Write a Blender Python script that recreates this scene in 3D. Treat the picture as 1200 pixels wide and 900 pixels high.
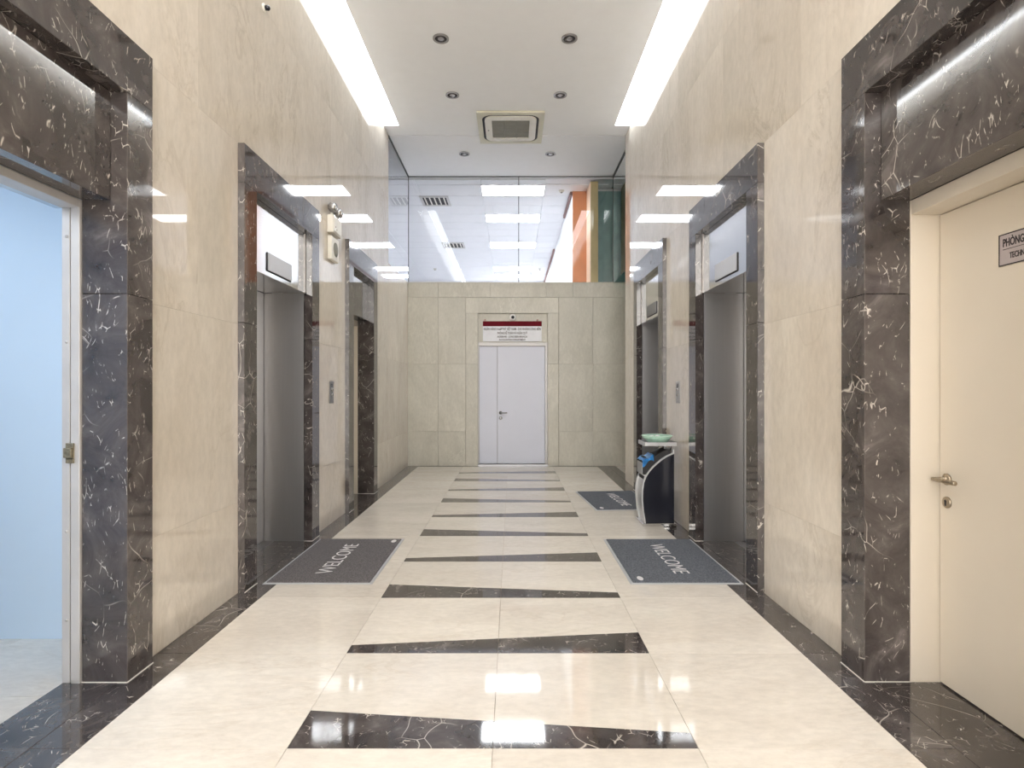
import bpy, bmesh, math, random
from mathutils import Vector
random.seed(7)
for o in list(bpy.data.objects):
    bpy.data.objects.remove(o)
scene = bpy.context.scene
COL = scene.collection
PI = math.pi

# ------------------------------------------------------------------ camera
F_PX = 671.0
cam_d = bpy.data.cameras.new('camera')
cam_d.sensor_width = 36.0
cam_d.lens = 36.0 * F_PX / 1200.0
cam_d.shift_y = 5.0 / 1200.0
cam_d.clip_start = 0.02
cam = bpy.data.objects.new('camera', cam_d)
COL.objects.link(cam)
cam.location = (0, 0, 1.4)
cam.rotation_euler = (PI / 2, 0, 0)
scene.camera = cam

# ------------------------------------------------------------------ world, exposure
world = bpy.data.worlds.new('daylight')
scene.world = world
world.use_nodes = True
bg = world.node_tree.nodes['Background']
bg.inputs[0].default_value = (1.0, 0.95, 0.89, 1)
bg.inputs[1].default_value = 7.2
scene.view_settings.view_transform = 'Standard'
scene.view_settings.look = 'None'
scene.view_settings.gamma = 1.0
scene.view_settings.use_curve_mapping = False
scene.view_settings.exposure = 0.13
scene.cycles.use_denoising = True
scene.cycles.max_bounces = 10
scene.cycles.diffuse_bounces = 6
scene.cycles.glossy_bounces = 6
scene.cycles.transparent_max_bounces = 12
scene.cycles.sample_clamp_indirect = 6.0
scene.cycles.caustics_reflective = False
scene.cycles.caustics_refractive = False
COVE_E = 8.5
PANEL_E = 27.0
BLUE_E = 125.0

# ------------------------------------------------------------------ materials
def new_mat(name):
    m = bpy.data.materials.new(name)
    m.use_nodes = True
    nt = m.node_tree
    b = nt.nodes['Principled BSDF']
    return m, nt, b

def N(nt, t, **kw):
    n = nt.nodes.new(t)
    for k, v in kw.items():
        setattr(n, k, v)
    return n

def coords(nt, jitter=37.0):
    g = N(nt, 'ShaderNodeNewGeometry')
    oi = N(nt, 'ShaderNodeObjectInfo')
    mul = N(nt, 'ShaderNodeMath', operation='MULTIPLY')
    mul.inputs[1].default_value = jitter
    nt.links.new(oi.outputs['Random'], mul.inputs[0])
    add = N(nt, 'ShaderNodeVectorMath', operation='ADD')
    nt.links.new(g.outputs['Position'], add.inputs[0])
    nt.links.new(mul.outputs[0], add.inputs[1])
    return add.outputs[0], oi

def ramp(nt, src, stops):
    r = N(nt, 'ShaderNodeValToRGB')
    els = r.color_ramp.elements
    while len(els) < len(stops):
        els.new(0.5)
    for e, (p, c) in zip(els, stops):
        e.position = p
        e.color = (c[0], c[1], c[2], 1) if not isinstance(c, (int, float)) else (c, c, c, 1)
    nt.links.new(src, r.inputs[0])
    return r.outputs[0]

def noise(nt, vec, scale, detail=4, rough=0.55, dist=0.0):
    n = N(nt, 'ShaderNodeTexNoise')
    n.inputs['Scale'].default_value = scale
    n.inputs['Detail'].default_value = detail
    n.inputs['Roughness'].default_value = rough
    n.inputs['Distortion'].default_value = dist
    nt.links.new(vec, n.inputs['Vector'])
    return n

def mixc(nt, fac, a, b):
    m = N(nt, 'ShaderNodeMix', data_type='RGBA')
    for s, v in ((m.inputs[0], fac), (m.inputs[6], a), (m.inputs[7], b)):
        if hasattr(v, 'node') or hasattr(v, 'is_linked'):
            nt.links.new(v, s)
        elif isinstance(v, (int, float)):
            s.default_value = v
        else:
            s.default_value = (v[0], v[1], v[2], 1)
    return m.outputs[2]

def mulf(nt, a, b):
    m = N(nt, 'ShaderNodeMath', operation='MULTIPLY')
    for s, v in ((m.inputs[0], a), (m.inputs[1], b)):
        if isinstance(v, (int, float)):
            s.default_value = v
        else:
            nt.links.new(v, s)
    return m.outputs[0]

def plain(name, col, rough=0.5, metal=0.0, spec=0.5, var=0.05, scale=6.0):
    """procedural plain finish with slight tonal variation"""
    m, nt, b = new_mat(name)
    v, oi = coords(nt)
    n = noise(nt, v, scale, 3)
    lo = tuple(c * (1 - var) for c in col)
    hi = tuple(min(1, c * (1 + var)) for c in col)
    c = ramp(nt, n.outputs[0], [(0.3, lo), (0.7, hi)])
    nt.links.new(c, b.inputs['Base Color'])
    b.inputs['Roughness'].default_value = rough
    b.inputs['Metallic'].default_value = metal
    b.inputs['Specular IOR Level'].default_value = spec
    return m

def cream_marble(name, c_lo, c_hi, c_vein, rough, vein=0.35, stretch=(1, 1, 1), cloud=1.6, spec=0.5):
    m, nt, b = new_mat(name)
    v, oi = coords(nt)
    mp = N(nt, 'ShaderNodeMapping')
    mp.inputs['Scale'].default_value = stretch
    nt.links.new(v, mp.inputs['Vector'])
    v = mp.outputs[0]
    n1 = noise(nt, v, cloud, 5, 0.6, 0.6)
    base = ramp(nt, n1.outputs[0], [(0.3, c_lo), (0.7, c_hi)])
    # streaky veins
    w = noise(nt, v, 2.4, 6, 0.65, 1.2)
    vm = ramp(nt, w.outputs[0], [(0.47, 0.0), (0.50, 1.0), (0.53, 0.0)])
    msk = noise(nt, v, 1.1, 2)
    mm = ramp(nt, msk.outputs[0], [(0.48, 0.0), (0.62, 1.0)])
    fac = mulf(nt, mulf(nt, vm, mm), vein)
    col = mixc(nt, fac, base, c_vein)
    # fine mottling
    f = noise(nt, v, 22, 4, 0.7)
    fm = ramp(nt, f.outputs[0], [(0.35, 0.93), (0.65, 1.04)])
    mx = N(nt, 'ShaderNodeMix', data_type='RGBA', blend_type='MULTIPLY')
    mx.inputs[0].default_value = 1.0
    nt.links.new(col, mx.inputs[6]); nt.links.new(fm, mx.inputs[7])
    # slab to slab tone
    mr = N(nt, 'ShaderNodeMapRange')
    mr.inputs[3].default_value = 0.95; mr.inputs[4].default_value = 1.04
    nt.links.new(oi.outputs['Random'], mr.inputs[0])
    hs = N(nt, 'ShaderNodeHueSaturation')
    nt.links.new(mr.outputs[0], hs.inputs['Value'])
    nt.links.new(mx.outputs[2], hs.inputs['Color'])
    nt.links.new(hs.outputs[0], b.inputs['Base Color'])
    b.inputs['Roughness'].default_value = rough
    b.inputs['Specular IOR Level'].default_value = spec
    return m

def dark_marble(name):
    m, nt, b = new_mat(name)
    v, oi = coords(nt)
    d = noise(nt, v, 2.4, 2, 0.5)
    dv = N(nt, 'ShaderNodeVectorMath', operation='SCALE')
    dv.inputs['Scale'].default_value = 0.26
    nt.links.new(d.outputs[1], dv.inputs[0])
    av = N(nt, 'ShaderNodeVectorMath', operation='ADD')
    nt.links.new(v, av.inputs[0]); nt.links.new(dv.outputs[0], av.inputs[1])
    n1 = noise(nt, v, 4.0, 6, 0.65, 0.8)
    base = ramp(nt, n1.outputs[0], [(0.34, (0.030, 0.025, 0.025)), (0.50, (0.060, 0.051, 0.050)), (0.60, (0.085, 0.074, 0.072)), (0.72, (0.17, 0.15, 0.145))])
    def veins(scale, width, m_scale, lo, hi, stretch):
        mp = N(nt, 'ShaderNodeMapping')
        mp.inputs['Scale'].default_value = stretch
        mp.inputs['Rotation'].default_value = (0.5, 0.35, 0.6)
        nt.links.new(av.outputs[0], mp.inputs['Vector'])
        vo = N(nt, 'ShaderNodeTexVoronoi', feature='DISTANCE_TO_EDGE')
        vo.inputs['Scale'].default_value = scale
        nt.links.new(mp.outputs[0], vo.inputs['Vector'])
        ed = ramp(nt, vo.outputs['Distance'], [(0.0, 1.0), (width, 0.0)])
        mk = noise(nt, v, m_scale, 3, 0.6)
        mm = ramp(nt, mk.outputs[0], [(lo, 0.0), (hi, 1.0)])
        return mulf(nt, ed, mm)
    v1 = veins(3.4, 0.009, 2.0, 0.54, 0.66, (1, 1, 1.0))
    v2 = veins(9.0, 0.022, 9.0, 0.58, 0.66, (1.7, 1.2, 0.55))
    v3 = veins(20.0, 0.045, 17.0, 0.575, 0.64, (1.5, 1.5, 0.5))
    mx1 = N(nt, 'ShaderNodeMath', operation='MAXIMUM'); nt.links.new(v1, mx1.inputs[0]); nt.links.new(v2, mx1.inputs[1])
    mx2 = N(nt, 'ShaderNodeMath', operation='MAXIMUM'); nt.links.new(mx1.outputs[0], mx2.inputs[0]); nt.links.new(v3, mx2.inputs[1])
    col = mixc(nt, mulf(nt, mx2.outputs[0], 0.8), base, (0.72, 0.67, 0.61))
    nt.links.new(col, b.inputs['Base Color'])
    b.inputs['Roughness'].default_value = 0.05
    b.inputs['Specular IOR Level'].default_value = 1.0
    return m

def steel(name, col, rough, aniso=0.0, brushed=True):
    m, nt, b = new_mat(name)
    v, oi = coords(nt)
    mp = N(nt, 'ShaderNodeMapping')
    mp.inputs['Scale'].default_value = (14, 14, 0.4)
    nt.links.new(v, mp.inputs['Vector'])
    n = noise(nt, mp.outputs[0], 4, 3)
    lo = tuple(c * 0.96 for c in col)
    c = ramp(nt, n.outputs[0], [(0.3, lo), (0.7, col)])
    nt.links.new(c, b.inputs['Base Color'])
    b.inputs['Metallic'].default_value = 1.0
    if brushed:
        r = ramp(nt, n.outputs[0], [(0.3, rough * 0.8), (0.7, rough * 1.2)])
        nt.links.new(r, b.inputs['Roughness'])
    else:
        b.inputs['Roughness'].default_value = rough
    return m

def emit(name, col, strength):
    m, nt, b = new_mat(name)
    b.inputs['Base Color'].default_value = (0.9, 0.9, 0.9, 1)
    b.inputs['Emission Color'].default_value = (*col, 1)
    b.inputs['Emission Strength'].default_value = strength
    return m

def glass_mat(name, tint, ior=1.5):
    m = bpy.data.materials.new(name)
    m.use_nodes = True
    nt = m.node_tree
    nt.nodes.clear()
    out = N(nt, 'ShaderNodeOutputMaterial')
    tr = N(nt, 'ShaderNodeBsdfTransparent'); tr.inputs[0].default_value = (*tint, 1)
    gl = N(nt, 'ShaderNodeBsdfGlossy'); gl.inputs['Roughness'].default_value = 0.0
    gl.inputs[0].default_value = (1, 1, 1, 1)
    fr = N(nt, 'ShaderNodeFresnel'); fr.inputs[0].default_value = ior
    mx = N(nt, 'ShaderNodeMixShader')
    nt.links.new(fr.outputs[0], mx.inputs[0]); nt.links.new(tr.outputs[0], mx.inputs[1])
    nt.links.new(gl.outputs[0], mx.inputs[2]); nt.links.new(mx.outputs[0], out.inputs[0])
    return m

def carpet(name, c1, c2):
    m, nt, b = new_mat(name)
    v, oi = coords(nt)
    n = noise(nt, v, 110, 3, 0.8)
    c = ramp(nt, n.outputs[0], [(0.35, c1), (0.65, c2)])
    nt.links.new(c, b.inputs['Base Color'])
    b.inputs['Roughness'].default_value = 0.95
    bp = N(nt, 'ShaderNodeBump')
    bp.inputs['Strength'].default_value = 0.6
    bp.inputs['Distance'].default_value = 0.004
    nt.links.new(n.outputs[0], bp.inputs['Height'])
    nt.links.new(bp.outputs[0], b.inputs['Normal'])
    return m

M = {}
M['wall'] = cream_marble('cream_wall_marble', (0.63, 0.57, 0.49), (0.745, 0.695, 0.62), (0.50, 0.44, 0.36), 0.022, 0.45, (1, 1, 0.45), 1.6, 1.0)
M['floor'] = cream_marble('cream_floor_marble', (0.65, 0.60, 0.535), (0.75, 0.705, 0.64), (0.52, 0.44, 0.35), 0.045, 0.28, (0.7, 1.6, 1))
M['far'] = cream_marble('greenish_limestone', (0.49, 0.475, 0.41), (0.62, 0.60, 0.53), (0.70, 0.68, 0.60), 0.28, 0.5, (1.6, 1, 0.7), 1.2, 0.4)
M['dark'] = dark_marble('dark_brown_marble')
M['grout'] = plain('grout', (0.36, 0.29, 0.22), 0.9)
M['seal'] = plain('white_sealant', (0.70, 0.68, 0.64), 0.6)
M['ceil'] = plain('ceiling_paint', (0.89, 0.91, 0.94), 0.85, var=0.01)
M['white'] = plain('white_paint', (0.80, 0.79, 0.78), 0.5, var=0.02)
M['cream_paint'] = plain('cream_door_paint', (0.70, 0.645, 0.56), 0.38, var=0.02, scale=2)
M['door_lilac'] = plain('pale_grey_door_paint', (0.69, 0.72, 0.84), 0.4, var=0.015, scale=2)
M['blue'] = plain('pale_blue_paint', (0.62, 0.74, 0.86), 0.7, var=0.02, scale=1.5)
M['steel'] = steel('brushed_steel', (0.45, 0.45, 0.46), 0.36, brushed=False)
M['steel_light'] = steel('polished_steel', (0.78, 0.78, 0.78), 0.10)
M['steel_dark'] = steel('dark_steel', (0.26, 0.26, 0.27), 0.35)
M['alu'] = plain('grey_metal_frame', (0.56, 0.55, 0.55), 0.45, 0.3)
M['ind'] = plain('pale_indicator_plate', (0.52, 0.55, 0.62), 0.3, 0.0, var=0.02)
M['bronze'] = steel('aged_nickel', (0.42, 0.36, 0.28), 0.3)
M['brass_rough'] = plain('worn_latch_metal', (0.24, 0.21, 0.15), 0.5, 0.6, var=0.3, scale=80)
M['black'] = plain('black_gloss', (0.012, 0.013, 0.020), 0.18)
M['black_matt'] = plain('black_matt', (0.02, 0.02, 0.022), 0.7)
M['charcoal'] = plain('charcoal_seam', (0.03, 0.03, 0.035), 0.8)
M['mat'] = carpet('ribbed_carpet', (0.040, 0.037, 0.039), (0.19, 0.178, 0.185))
M['mat2'] = carpet('blue_grey_carpet', (0.042, 0.048, 0.058), (0.17, 0.185, 0.215))
M['mat_lip'] = plain('grey_rubber_lip', (0.40, 0.41, 0.43), 0.6)
M['letter'] = plain('pale_mat_lettering', (0.68, 0.67, 0.68), 0.8)
M['plastic'] = plain('offwhite_plastic', (0.74, 0.72, 0.66), 0.45)
M['ac_outer'] = plain('aged_plastic', (0.60, 0.58, 0.46), 0.5)
M['grille'] = plain('grille_grey', (0.27, 0.27, 0.24), 0.7)
M['dl_ring'] = plain('downlight_ring', (0.34, 0.33, 0.33), 0.35, 0.7)
M['dl_in'] = plain('downlight_reflector', (0.20, 0.19, 0.19), 0.25, 0.6)
M['cove'] = emit('cove_diffuser', (0.91, 0.96, 1.0), COVE_E)
M['panel'] = emit('light_panel', (0.97, 0.98, 1.0), PANEL_E)
M['cool_panel'] = emit('cool_panel', (0.84, 0.92, 1.0), BLUE_E / 6)
M['glass'] = glass_mat('clear_glass', (0.95, 0.97, 0.975))
M['glass_green'] = glass_mat('green_glass', (0.42, 0.62, 0.58))
M['dish'] = plain('pale_green_glass', (0.42, 0.68, 0.56), 0.08, var=0.12, scale=25)
M['satin'] = plain('satin_metal', (0.52, 0.53, 0.54), 0.32, 0.6)
M['joint'] = plain('glass_joint', (0.05, 0.06, 0.06), 0.5)
M['orange'] = plain('orange_brown_panel', (0.62, 0.25, 0.11), 0.5, var=0.06)
M['tan'] = plain('tan_column', (0.58, 0.46, 0.24), 0.6)
M['peach'] = plain('peach_column', (0.80, 0.58, 0.42), 0.6)
M['mezz'] = plain('mezzanine_white', (0.80, 0.81, 0.84), 0.8, var=0.01)
M['hall_floor'] = plain('hall_floor', (0.58, 0.58, 0.60), 0.5, var=0.02)
M['cornice'] = plain('dark_cornice', (0.24, 0.13, 0.12), 0.6)
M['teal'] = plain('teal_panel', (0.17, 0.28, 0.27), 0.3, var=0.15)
M['red'] = plain('dark_red_band', (0.15, 0.008, 0.018), 0.8, spec=0.2)
M['sign_white'] = plain('sign_white', (0.80, 0.82, 0.88), 0.4)
M['sign_grey'] = plain('sign_grey', (0.50, 0.45, 0.46), 0.35, 0.2)
M['ink'] = plain('dark_ink', (0.03, 0.025, 0.03), 0.6)
M['bag'] = plain('blue_plastic_bag', (0.05, 0.28, 0.72), 0.3, var=0.3, scale=30)
M['camera'] = plain('white_camera_shell', (0.86, 0.86, 0.86), 0.35)
M['screw'] = plain('pink_cap', (0.55, 0.33, 0.30), 0.5)

# ------------------------------------------------------------------ helpers
WLOC = {}
def reg(o, loc):
    WLOC[o.name] = Vector(loc)

def tag(o, label=None, cat=None, group=None, kind=None):
    if label: o['label'] = label
    if cat: o['category'] = cat
    if group: o['group'] = group
    if kind: o['kind'] = kind
    return o

def link(name, me, wloc, parent=None):
    o = bpy.data.objects.new(name, me)
    COL.objects.link(o)
    wloc = Vector(wloc)
    if parent is not None:
        o.parent = parent
        o.location = wloc - WLOC[parent.name]
    else:
        o.location = wloc
    reg(o, wloc)
    return o

def thing(name, loc, label, cat, group=None, kind=None):
    return tag(link(name, None, loc), label, cat, group, kind)

def mesh(name, verts, faces, mat, parent=None, smooth=False, recalc=True):
    xs = [v[0] for v in verts]; ys = [v[1] for v in verts]; zs = [v[2] for v in verts]
    org = Vector(((min(xs) + max(xs)) / 2, (min(ys) + max(ys)) / 2, min(zs)))
    me = bpy.data.meshes.new(name)
    me.from_pydata([tuple(Vector(v) - org) for v in verts], [], faces)
    if recalc:
        bm = bmesh.new(); bm.from_mesh(me)
        bmesh.ops.recalc_face_normals(bm, faces=bm.faces)
        bm.to_mesh(me); bm.free()
    if smooth:
        for p in me.polygons: p.use_smooth = True
    me.materials.append(mat)
    return link(name, me, org, parent)

BOXC = {}
def box(name, x0, x1, y0, y1, z0, z1, mat, parent=None, bev=0.0):
    if x0 > x1: x0, x1 = x1, x0
    if y0 > y1: y0, y1 = y1, y0
    d = (round(x1 - x0, 4), round(y1 - y0, 4), round(z1 - z0, 4))
    key = (d, mat.name, bev)
    me = BOXC.get(key)
    if me is None:
        bm = bmesh.new()
        bmesh.ops.create_cube(bm, size=1.0)
        for v in bm.verts:
            v.co = Vector((v.co.x * d[0], v.co.y * d[1], (v.co.z + 0.5) * d[2]))
        if bev > 0:
            bmesh.ops.bevel(bm, geom=bm.edges[:], offset=min(bev, min(d) * 0.3), segments=1, affect='EDGES')
        me = bpy.data.meshes.new(name)
        bm.to_mesh(me); bm.free()
        me.materials.append(mat)
        BOXC[key] = me
    return link(name, me, ((x0 + x1) / 2, (y0 + y1) / 2, z0), parent)

def prism(name, pts, z0, z1, mat, parent=None):
    n = len(pts)
    v = [(x, y, z0) for x, y in pts] + [(x, y, z1) for x, y in pts]
    f = [list(range(n))[::-1], list(range(n, 2 * n))]
    f += [[i, (i + 1) % n, n + (i + 1) % n, n + i] for i in range(n)]
    return mesh(name, v, f, mat, parent)

def prism_axis(name, pts, a0, a1, axis, mat, parent=None, smooth=False):
    """pts in the two other axes; axis 'x': pts=(y,z); axis 'y': pts=(x,z)"""
    n = len(pts)
    mk = (lambda p, a: (a, p[0], p[1])) if axis == 'x' else (lambda p, a: (p[0], a, p[1]))
    v = [mk(p, a0) for p in pts] + [mk(p, a1) for p in pts]
    f = [list(range(n)), list(range(n, 2 * n))[::-1]]
    f += [[i, (i + 1) % n, n + (i + 1) % n, n + i] for i in range(n)]
    return mesh(name, v, f, mat, parent, smooth)

def lathe(name, prof, org, axis, mat, parent=None, seg=20, smooth=True):
    """prof: list of (r, h) along axis"""
    ax = Vector(axis).normalized()
    u = ax.orthogonal().normalized(); w = ax.cross(u)
    org = Vector(org)
    v, f = [], []
    for r, h in prof:
        for i in range(seg):
            a = 2 * PI * i / seg
            v.append(tuple(org + ax * h + (u * math.cos(a) + w * math.sin(a)) * r))
    for k in range(len(prof) - 1):
        for i in range(seg):
            j = (i + 1) % seg
            f.append([k * seg + i, k * seg + j, (k + 1) * seg + j, (k + 1) * seg + i])
    f.append([i for i in range(seg)])
    f.append([(len(prof) - 1) * seg + i for i in range(seg)])
    return mesh(name, v, f, mat, parent, smooth)

def cyl(name, p0, p1, r, mat, parent=None, seg=14):
    p0 = Vector(p0); p1 = Vector(p1)
    L = (p1 - p0).length
    c = min(r * 0.25, L * 0.2)
    return lathe(name, [(r - c, 0), (r, c), (r, L - c), (r - c, L)], p0, p1 - p0, mat, parent, seg)

def rrect(cx, cy, hx, hy, r, n=6):
    pts = []
    for sx, sy, a0 in ((1, 1, 0), (-1, 1, 90), (-1, -1, 180), (1, -1, 270)):
        for i in range(n + 1):
            a = math.radians(a0 + 90 * i / n)
            pts.append((cx + sx * (hx - r) + r * math.cos(a), cy + sy * (hy - r) + r * math.sin(a)))
    return pts

def ring_prism(name, outer, inner, z0, z1, mat, parent=None):
    n = len(outer)
    v = [(x, y, z0) for x, y in outer] + [(x, y, z0) for x, y in inner] + [(x, y, z1) for x, y in outer] + [(x, y, z1) for x, y in inner]
    f = []
    for i in range(n):
        j = (i + 1) % n
        f += [[i, j, n + j, n + i], [2 * n + i, 2 * n + j, 3 * n + j, 3 * n + i], [i, j, 2 * n + j, 2 * n + i], [n + i, n + j, 3 * n + j, 3 * n + i]]
    return mesh(name, v, f, mat, parent)

def text(name, body, size, org, right, up, mat, parent, width=None, outline=0.0, ext=0.0008, align='CENTER', bold=0.0):
    """lettering as a mesh; right / up are the reading directions in the world"""
    cu = bpy.data.curves.new('lettering', 'FONT')
    cu.body = body; cu.size = size; cu.align_x = align; cu.align_y = 'CENTER'
    cu.resolution_u = 3
    if outline > 0:
        cu.fill_mode = 'NONE'; cu.bevel_depth = outline; cu.bevel_resolution = 0
    else:
        cu.extrude = ext; cu.offset = bold
    tmp = bpy.data.objects.new('lettering_tmp', cu)
    COL.objects.link(tmp)
    dg = bpy.context.evaluated_depsgraph_get()
    me = bpy.data.meshes.new_from_object(tmp.evaluated_get(dg))
    bpy.data.objects.remove(tmp); bpy.data.curves.remove(cu)
    xs = [v.co.x for v in me.vertices]
    s = 1.0
    if width and xs:
        s = width / (max(xs) - min(xs))
    R = Vector(right).normalized(); U = Vector(up).normalized(); Nn = R.cross(U)
    for v in me.vertices:
        c = v.co.copy()
        v.co = R * (c.x * s) + U * c.y + Nn * c.z
    me.materials.clear(); me.materials.append(mat)
    return link(name, me, org, parent)

# ------------------------------------------------------------------ layout numbers
XC = -0.075            # corridor centre line
HW = 1.80              # half width to the wall face
XL, XR = XC - HW, XC + HW
YF = 10.32             # far wall
YE = 8.69              # where the tall side walls end
ZC = 5.24              # ceiling
ZM = 3.30              # top of the far stone wall
YB = -3.374              # back end, open to the lobby
def X(s, d):           # s=-1 left wall, +1 right wall; d = depth behind the wall face
    return XC + s * (HW + d)

# ------------------------------------------------------------------ floor
floor = tag(box('floor', X(-1, 0.03), X(1, 0.03), YB, YF + 0.15, -0.12, -0.013, M['grout']), 'polished cream marble floor with dark wedge-shaped stripes', kind='structure')
Y0 = 2.226; G = 0.001; H = 0.0004
def ftile(x0, x1, y0, y1, mat, name='floor_tile'):
    return box(name, x0 + G, x1 - G, y0 + G, y1 - G, -0.012, 0.0, mat, floor, 0.0008)
for k in range(-7, 10):
    ya, yb = Y0 + 0.8 * k, Y0 + 0.8 * (k + 1)
    ftile(XC - 1.608, XC - 0.8, ya, yb, M['floor'])
    ftile(XC + 0.8, XC + 1.608, ya, yb, M['floor'])
    tl, tr = (0.262, 0.10) if k % 2 == 0 else (0.095, 0.258)
    tm = (tl + tr) / 2
    for xa, xb, ta, tb in ((XC - 0.8, XC, tl, tm), (XC, XC + 0.8, tm, tr)):
        prism('stripe_inlay', [(xa + G, ya + G), (xb - G, ya + G), (xb - G, ya + tb), (xa + G, ya + ta)], -0.012, 0.0, M['dark'], floor)
        prism('floor_tile', [(xa + G, ya + ta + 0.0015), (xb - G, ya + tb + 0.0015), (xb - G, yb - G), (xa + G, yb - G)], -0.012, 0.0, M['floor'], floor)
    ftile(X(-1, 0), XC - 1.608, ya, yb, M['dark'], 'border_tile')
    ftile(XC + 1.608, X(1, 0), ya, yb, M['dark'], 'border_tile')
ye = Y0 + 8.0
for i in range(4):
    ftile(XC - 1.6 + i * 0.8, XC - 0.8 + i * 0.8, ye, YF, M['dark'], 'border_tile')
ftile(X(-1, 0), XC - 1.6, ye, YF, M['dark'], 'border_tile')
ftile(XC + 1.6, X(1, 0), ye, YF, M['dark'], 'border_tile')

# floor of the side passage that opens to the right at the far end
sf = tag(box('floor_passage', X(1, 0.04), 4.2, YE, YF + 0.15, -0.12, -0.013, M['grout']), 'cream floor of the side passage at the far right', kind='structure')
box('border_tile', X(1, 0) + G, 1.86 - G, YE + G, YF - G, -0.012, 0, M['dark'], sf, 0.0008)
for i in range(3):
    for j in range(2):
        box('floor_tile', 1.86 + 0.78 * i + G, 1.86 + 0.78 * (i + 1) - G, YE + 0.815 * j + G, YE + 0.815 * (j + 1) - G, -0.012, 0, M['floor'], sf, 0.0008)

# ------------------------------------------------------------------ portals (y0, y1 outer edges)
PL = [('door', 1.48, 2.918), ('lift', 3.916, 5.439), ('door', 6.433, 7.793)]
PR = [('door', 1.48, 2.923), ('lift', 3.916, 5.439), ('lift', 6.39, 7.915)]
JW = 0.195             # width of the marble frame
ZO, ZI = 3.08, 2.81    # outer / inner top of marble frame
FD = -0.045            # frame stands proud of the wall
JD = 0.172             # marble jamb depth at doors

# ------------------------------------------------------------------ side walls
def side_wall(s, name, portals, label):
    w = tag(link(name, None, (X(s, 0.2), 3.0, 0)), label, kind='structure')
    segs = []; y = YB
    for _, a, b in portals:
        segs.append((y, a)); y = b
    segs.append((y, YE))
    rows = [(0, 0.62), (0.62, 1.84), (1.84, 3.08)]
    for a, b in segs:
        box('wall_core', X(s, 0.031), X(s, 0.30), a, b, -0.01, ZC + 0.262, M['grout'], w)
        for r, (z0, z1) in enumerate(rows):
            cuts = [a, b]
            if b - a > 1.3 or r == 2:
                n = max(2, round((b - a) / 1.2)) if b - a > 1.3 else 2
                cuts = [a + (b - a) * i / n for i in range(n + 1)]
            for c0, c1 in zip(cuts, cuts[1:]):
                box('wall_slab', X(s, 0), X(s, 0.03), c0 + H, c1 - H, z0 + H, z1 - H, M['wall'], w)
    for _, a, b in portals:
        box('wall_core', X(s, 0.031), X(s, 0.30), a, b, ZO + 0.002, ZC + 0.262, M['grout'], w)
    # upper slabs over the whole length
    cuts = [YB, -2.6, -1.4, -0.2, 1.0, 2.2, 3.42, 4.68, 5.94, 7.15, YE]
    for z0, z1 in ((3.0805, 4.28), (4.28, ZC + 0.24)):
        for c0, c1 in zip(cuts, cuts[1:]):
            box('wall_slab', X(s, 0), X(s, 0.03), c0 + H, c1 - H, z0 + H, z1 - H, M['wall'], w)
    return w
wl = side_wall(-1, 'wall_left', PL, 'polished cream marble wall on the left')
wr = side_wall(1, 'wall_right', PR, 'polished cream marble wall on the right')
# the left wall goes on lower down, under the side glass
box('wall_core', X(-1, 0.031), X(-1, 0.15), YE, YF + 0.30, -0.01, ZM, M['grout'], wl)
for z0, z1 in ((0, 0.62), (0.62, 1.84), (1.84, ZM)):
    box('wall_slab', X(-1, 0), X(-1, 0.03), YE + G, YF - G, z0 + H, z1 - H, M['wall'], wl)
box('end_slab', X(1, 0), X(1, 0.30), YE + 0.001, YE + 0.02, 0, ZC + 0.2, M['wall'], wr)

# added light-blocking shell: unseen slabs below and above, outer panels, open at the back
tag(box('floor_light_blocker', -6.4, 4.5, YB, 20.6, -0.30, -0.14, M['grout']), 'added unseen slab under the floors, blocks stray light', kind='structure')
tag(box('ceiling_light_blocker', -6.4, 4.5, YB, 20.6, ZC + 0.30, ZC + 0.45, M['grout']), 'added unseen slab above the ceilings, blocks stray light', kind='structure')
ow = tag(link('wall_light_blocker', None, (0, 8, -0.14)), 'added unseen outer walls that block stray light', kind='structure')
box('outer_panel', -6.4, -6.25, YB, 20.6, -0.139, ZC + 0.299, M['grout'], ow)
box('outer_panel', 4.35, 4.5, YB, 20.6, -0.139, ZC + 0.299, M['grout'], ow)
box('outer_panel', -6.25, 4.35, 20.45, 20.6, -0.139, ZC + 0.299, M['grout'], ow)
box('outer_panel', -6.25, X(-1, 0.301), YB, YB + 0.1, -0.139, ZC + 0.299, M['grout'], ow)
box('outer_panel', X(1, 0.301), 4.35, YB, YB + 0.1, -0.139, ZC + 0.299, M['grout'], ow)

# ------------------------------------------------------------------ marble surround, shared by doors and lifts
def surround(s, root, y0, y1, jd):
    for ya, yb in ((y0, y0 + JW), (y1 - JW, y1)):
        for z0, z1 in ((0.0, 1.85), (1.85, ZI)):
            box('jamb_slab', X(s, FD), X(s, jd), ya + 0.001, yb - 0.001, z0 + (0.001 if z0 else 0), z1 - 0.001, M['dark'], root, 0.002)
        box('sealant_line', X(s, FD) - s * 0.004, X(s, FD), ya, yb, 0.0, 0.004, M['seal'], root)
    box('sealant_line', X(s, FD), X(s, jd), y1 - JW - 0.004, y1 - JW, 0.0, 0.004, M['seal'], root)
    box('header_slab', X(s, FD), X(s, jd), y0 + 0.001, y1 - 0.001, ZI, ZO, M['dark'], root, 0.002)

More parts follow.
